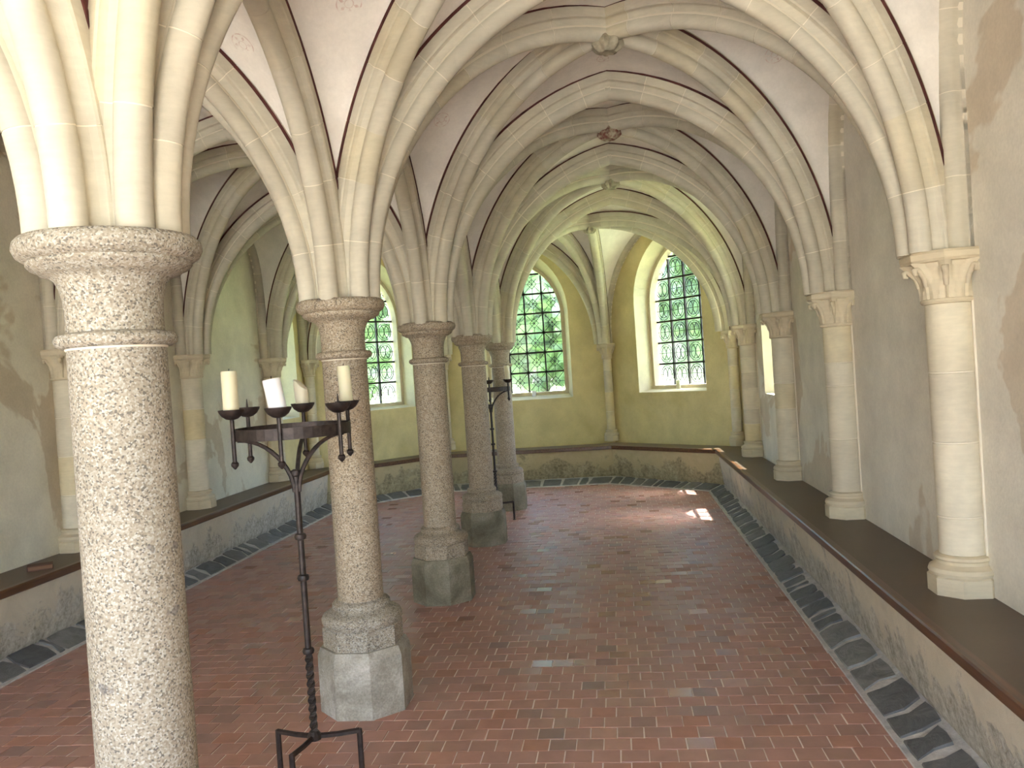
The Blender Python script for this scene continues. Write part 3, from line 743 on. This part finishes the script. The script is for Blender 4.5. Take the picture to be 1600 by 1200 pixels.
def engaged_column(pos, face, label, group, r=.097, small=1.0, z_bench=BT, seed=0):
    """pos = column centre; face = direction into the room"""
    rnd = random.Random(seed); zt = nz(pos[1])
    root = empty('engaged_column', (pos[0], pos[1], z_bench), math.atan2(face[1], face[0])); tag(root, label, 'column', group, 'thing')
    dz = -z_bench; zt += dz; z0 = zt-.222; s = small
    # base
    b = MB().lathe([(.150*s,0),(.150*s,.075),(.142*s,.082)], 8, rot=PI/8); b.build('plinth', MAT['carved'], root)
    MB().lathe([(.12*s,.078),(.140*s,.083),(.146*s,.098),(.140*s,.115),(.122*s,.124),(.112*s,.132),(.113*s,.146),(.120*s,.153),(.118*s,.164),(r+.004,.172)], 40).build('base_moulding', MAT['carved'], root, smooth=True)
    # drums
    z = .168
    while z < z0-.01:
        e = z + rnd.uniform(.14, .36)
        if z0-e < .14: e = z0
        MB().lathe([(r-.004,z+.002),(r,z+.006),(r,e-.006),(r-.004,e-.002)], 40).build('drum', MAT['drum'], root, smooth=True); z = e
    MB().lathe([(r-.003,.168),(r-.003,z0)], 32).build('mortar_core', MAT['mortar'], root, smooth=True)
    MB().lathe([(r-.004,z0-.004),(r+.010,z0-.002),(r+.016,z0+.007),(r+.014,z0+.017),(r-.002,z0+.022)], 40).build('astragal', MAT['carved'], root, smooth=True)
    leaf_capital(root, z0+.018, zt-.045, r-.002, .142*s, MAT['carved'], 8, seed)
    MB().lathe([(.13*s,zt-.050),(.176*s,zt-.046),(.186*s,zt-.036),(.188*s,zt-.012),(.180*s,zt)], 8, rot=PI/8).build('abacus', MAT['carved'], root)
    return root
for q in (-1, 0, 1):
    for nx, fc in ((NR, (-1,0)), (NL, (1,0))):
        o = engaged_column((nx, WY[q]), fc, 'leaf-capital wall column nearer the entrance than the picture reaches', 'wall columns nearer the entrance', seed=40+q); o['kind'] = 'structure'
o = engaged_column((NL, WY[2]), (1,0), 'leaf-capital wall column nearer the entrance than the picture reaches', 'wall columns nearer the entrance', seed=50); o['kind'] = 'structure'
rl_ = ['first engaged column with leaf capital, nearest the entrance, yellow drums', 'second engaged column with leaf capital along the pale wall', 'third engaged column along the pale wall, grey shaft before the lit side window', 'fourth engaged column, stout one of the pair beside the apse']
for i, wy in enumerate([WY[q] for q in (2,3,4,5)]):
    o = engaged_column((NR, wy), (-1,0), rl_[i], 'engaged columns on the benches', seed=i+1)
    m = MB().box(-.075,-.05,-.0,.0,0,0) if False else MB()
    m.box(-.075, -.062, .074, .086, .17, nz(wy)-BT-.22); m.build('mortar_seam', MAT['mortar'], o)
ll_ = ['engaged leaf-capital column rising from the bench beside the small brown book', 'engaged leaf-capital column on the shadowed wall between first granite column and near candle stand', 'engaged leaf-capital column seen between the white tilted candle and the stub', 'last engaged column of the shadowed wall, just before the second granite column']
for i, wy in enumerate([WY[q] for q in (2,3,4,5)]):
    if i == 0: continue
    engaged_column((NL, wy), (1,0), {1: ll_[0], 2: ll_[1], 3: ll_[2]}[i], 'engaged columns on the benches', seed=i+11)
engaged_column((NR-.01, E_Y), (-1,0), 'slim engaged column of the pair beside the apse', 'engaged columns on the benches', r=.062, small=.72, seed=31)
engaged_column((NL+.01, E_Y), (1,0), ll_[3], 'engaged columns on the benches', r=.062, small=.72, seed=32)
engaged_column(K, (-.3,-1), 'slender corner column between the two apse windows', 'engaged columns on the benches', r=.062, small=.74, seed=33)
engaged_column((-K[0], K[1]), (.3,-1), 'slender corner column of the apse glimpsed behind the third granite column', 'engaged columns on the benches', r=.062, small=.74, seed=34)

# ------------------------------------------------------------------ candle stands
def candle_stand(name, loc, rz, label, s=1.0):
    root = empty(name, loc, rz); tag(root, label, 'candle stand', kind='thing'); I = MAT['iron']
    hub = .195; RZ = 1.425; RR = .225
    m = MB()
    m.tube([(0,0,hub+.34),(0,0,1.27)], .0125, 10); pole = m.build('pole', I, root, smooth=True)
    tw = MB(); n = 40; vs = []; fs = []
    for i in range(n+1):
        a = i/n*PI*5; z = hub+.01+.335*i/n; r = .0165
        for q in range(4): vs.append((r*math.cos(a+q*PI/2), r*math.sin(a+q*PI/2), z))
    for i in range(n):
        for q in range(4): fs.append((i*4+q, i*4+(q+1)%4, i*4+4+(q+1)%4, i*4+4+q))
    tw.add(vs, fs); tw.build('twisted_shank', I, root)
    for z in (hub+.345, hub+.64, 1.0, 1.255):
        MB().lathe([(.012,z-.014),(.021,z-.010),(.024,z),(.021,z+.010),(.012,z+.014)], 14).build('collar', I, root, smooth=True)
    MB().lathe([(.01,hub-.016),(.028,hub-.012),(.028,hub+.008),(.018,hub+.022)], 12).build('hub', I, root)
    for q in range(3):
        a = math.radians([-7, 143, 240][q]); c, s_ = math.cos(a), math.sin(a); m = MB(); rl2 = .178
        m.tube([(.01*c,.01*s_,hub), (.09*c,.09*s_,hub-.002), (rl2*c,rl2*s_,hub+.002)], .0115, 6)
        m.tube([(rl2*c,rl2*s_,hub+.008), (rl2*c,rl2*s_,.006)], .011, 6)
        m.lathe([(.019,0),(.019,.006),(.011,.01)], 10, c=(rl2*c,rl2*s_)); m.build('leg', I, root, smooth=True)
    # ring band
    m = MB(); n = 40; vs = []
    for q in range(n):
        a = 2*PI*q/n
        for (r, z) in ((RR-.003,RZ-.022),(RR+.003,RZ-.022),(RR+.003,RZ+.022),(RR-.003,RZ+.022)): vs.append((r*math.cos(a), r*math.sin(a), z))
    fs = []
    for q in range(n):
        p = (q+1) % n
        for j in range(4): fs.append((q*4+j, p*4+j, p*4+(j+1)%4, q*4+(j+1)%4))
    m.add(vs, fs); m.build('ring_band', I, root)
    for q in range(3):     # curved arms carrying the ring
        a = math.radians([195, 75, 330][q]); c, s_ = math.cos(a), math.sin(a); m = MB()
        pts = [(.012*c,.012*s_,1.18)]
        for t in [i/10 for i in range(11)]:
            r = .012+.205*t**1.4; z = 1.21+.195*(1-(1-t)**1.8); pts.append((r*c, r*s_, z))
        m.tube(pts, [.006]+[.009]*6+[.008]*5, 6); m.build('arm', I, root, smooth=True)
    for q in range(6):
        a = math.radians(-162+60*q); x, y = (RR+.010)*math.cos(a), (RR+.010)*math.sin(a)
        m = MB(); m.tube([(x,y,RZ-.105),(x,y,RZ+.062)], .0085, 8)
        m.lathe([(.003,RZ-.128),(.014,RZ-.115),(.015,RZ-.106),(.009,RZ-.098)], 10, c=(x,y)); st = m.build('cup_stem', I, root, smooth=True)
        m = MB(); zc = RZ+.062
        m.lathe([(.006,zc),(.022,zc+.004),(.038,zc+.016),(.048,zc+.032),(.050,zc+.040),(.046,zc+.040),(.040,zc+.026),(.025,zc+.013),(.006,zc+.010)], 24, c=(x,y)); m.build('drip_cup', I, st, smooth=True)
        MB().lathe([(.007,zc+.008),(.006,zc+.03),(.0015,zc+.075)], 8, c=(x,y)).build('spike', I, st)
    return root
def cup_pos(loc, rz, q, RR=.235):
    a = math.radians(-162+60*q)+rz; return (loc[0]+RR*math.cos(a), loc[1]+RR*math.sin(a), 1.425+.062+.030)
def candle(loc, r, h, mat, label, tilt=(0,0), top=0.0, cat='candle'):
    root = empty('candle', loc); tag(root, label, cat, 'candles', 'thing'); root.rotation_euler = (tilt[0], tilt[1], 0)
    n = 28; prof = [(r*.96,0),(r,.004),(r,h*.5),(r,h-.004),(r*.93,h),(r*.6,h-.002),(r*.2,h-.005)]
    m = MB(); m.lathe(prof, n)
    if top: m.v = [(x, y, z - top*max(0, (x/r+.35))*(z/h)**3 - .25*top*(abs(y)/r)*(z/h)**3) for x, y, z in m.v]
    m.build('wax_body', mat, root, smooth=True)
    if not top: MB().tube([(0,0,h-.008),(.001,0,h+.004),(.002,.001,h+.010)], .0016, 6).build('wick', MAT['wick'], root)
    return root
S1 = (.035, 1.10, 0); R1 = math.radians(22)
candle_stand('candle_stand', S1, R1, 'wrought iron six-cup candle stand in front of the second granite column')
# cups counted from the one at -162 degrees: 0 front-left, 1 front, 2 front-right, 3 right-back, 4 back, 5 left-back
candle(cup_pos(S1, R1, 0), .0295, .158, MAT['wax'], 'tall cream candle at the end of the near iron stand, clear of columns')
candle(cup_pos(S1, R1, 1), .033, .118, MAT['wax_white'], 'stout white candle leaning over on the near iron stand', (math.radians(3), math.radians(-8)))
candle(cup_pos(S1, R1, 4), .029, .115, MAT['wax_old'], 'burnt-down candle stub with a slanted top on the near iron stand', (0, math.radians(-3)), .035)
candle(cup_pos(S1, R1, 3), .0265, .155, MAT['wax'], 'tall cream candle on the near iron stand, in front of the second column shaft', (0, math.radians(-2)))
S2 = (-.03, 6.86, 0); R2 = math.radians(20)
candle_stand('candle_stand', S2, R2, 'far iron candle stand beside the last granite column')
candle(cup_pos(S2, R2, 2), .0265, .155, MAT['wax'], 'cream candle on the far iron stand, before the last granite column', (0, math.radians(-3)))
candle(cup_pos(S2, R2, 0), .0265, .150, MAT['wax'], 'pale candle on the far iron stand, half hidden by the fourth column', (0, math.radians(-5)))

# ------------------------------------------------------------------ small things
b = empty('book', (-2.55, 3.03, BT), math.radians(35)); tag(b, 'small brown closed book lying on the stone bench', 'book', kind='thing')
m = MB().box(-.075,.075,-.05,.05,0,.006); m.box(-.075,.075,-.05,.05,.026,.032); m.box(-.075,-.07,-.05,.05,0,.032); m.build('cover', MAT['book'], b)
MB().box(-.069,.072,-.046,.046,.006,.026).build('pages', MAT['pages'], b)
def sill_candle(loc, r, h, mat, label):
    candle(loc, r, h, mat, label)
sill_candle((.10, YA+.10, 1.205), .03, .09, MAT['wax_white'], 'short white candle on the sill of the diamond-leaded window')
_d = (Vector(KR)-Vector(ER)).normalized(); _o = Vector((_d.y, -_d.x)); _p = Vector(ER)+_d*(dl/2-.02)+_o*.12
sill_candle((_p.x, _p.y, 1.222), .03, .115, MAT['wax'], 'cream candle on the sill of the window with the deep sunlit jamb')

# ------------------------------------------------------------------ outside
m = MB().add([(-40,-40,-.21),(40,-40,-.21),(40,YO,-.21),(-40,YO,-.21)], [(0,1,2,3)])  # unseen ground, its paleness tuned to bounce sunlight up to the vaults
o = m.build('courtyard_ground', MAT['gravel']); tag(o, 'unseen gravel courtyard before the entrance, pale to bounce light inside', 'ground', kind='structure')
m = MB().add([(-60,YO,-.22),(60,YO,-.22),(60,80,-.22),(-60,80,-.22)], [(0,1,2,3)])
o = m.build('lawn', MAT['lawn']); tag(o, 'sunlit lawn outside the apse windows', 'lawn', kind='structure')
def tree(loc, h, r, label, seed, zmin=.6):
    rnd = random.Random(seed); root = empty('tree', loc); tag(root, label, 'tree', 'trees outside the apse', 'thing')
    m = MB(); m.tube([(0,0,0),(.05,0,h*.3),(-.05,.05,h*.7)], [.16,.12,.05], 8); m.build('trunk', MAT['bark'], root, smooth=True)
    m = MB()
    for i in range(2600):
        while True:
            p = Vector((rnd.uniform(-1,1), rnd.uniform(-1,1), rnd.uniform(-1,1)))
            if .35 < p.length < 1: break
        p = Vector((p.x*r, p.y*r, zmin+(h-zmin)*(p.z*.5+.5))); sz = rnd.uniform(.16, .34)
        a = Vector((rnd.gauss(0,1), rnd.gauss(0,1), rnd.gauss(0,1))).normalized(); b_ = a.orthogonal().normalized(); c_ = a.cross(b_)
        m.add([p-b_*sz, p+c_*sz*.5, p+b_*sz, p-c_*sz*.5], [(0,1,2,3)])
    m.build('crown', MAT['leaf'], root)
tree((-5.6, 19.0, -.2), 7.0, 2.6, 'leafy tree seen through the window between second and third columns', 1, .9)
tree((-.7, 21.5, -.2), 7.0, 2.3, 'leafy tree seen through the diamond-leaded apse window', 2, 1.0)
tree((3.9, 19.5, -.2), 6.5, 2.3, 'leafy tree seen through the window with the sunlit jamb', 3, .9)
tree((2.0, 30.0, -.2), 9.0, 5.5, 'taller tree farther off, behind the gap between the two apse window trees', 4, 1.0)
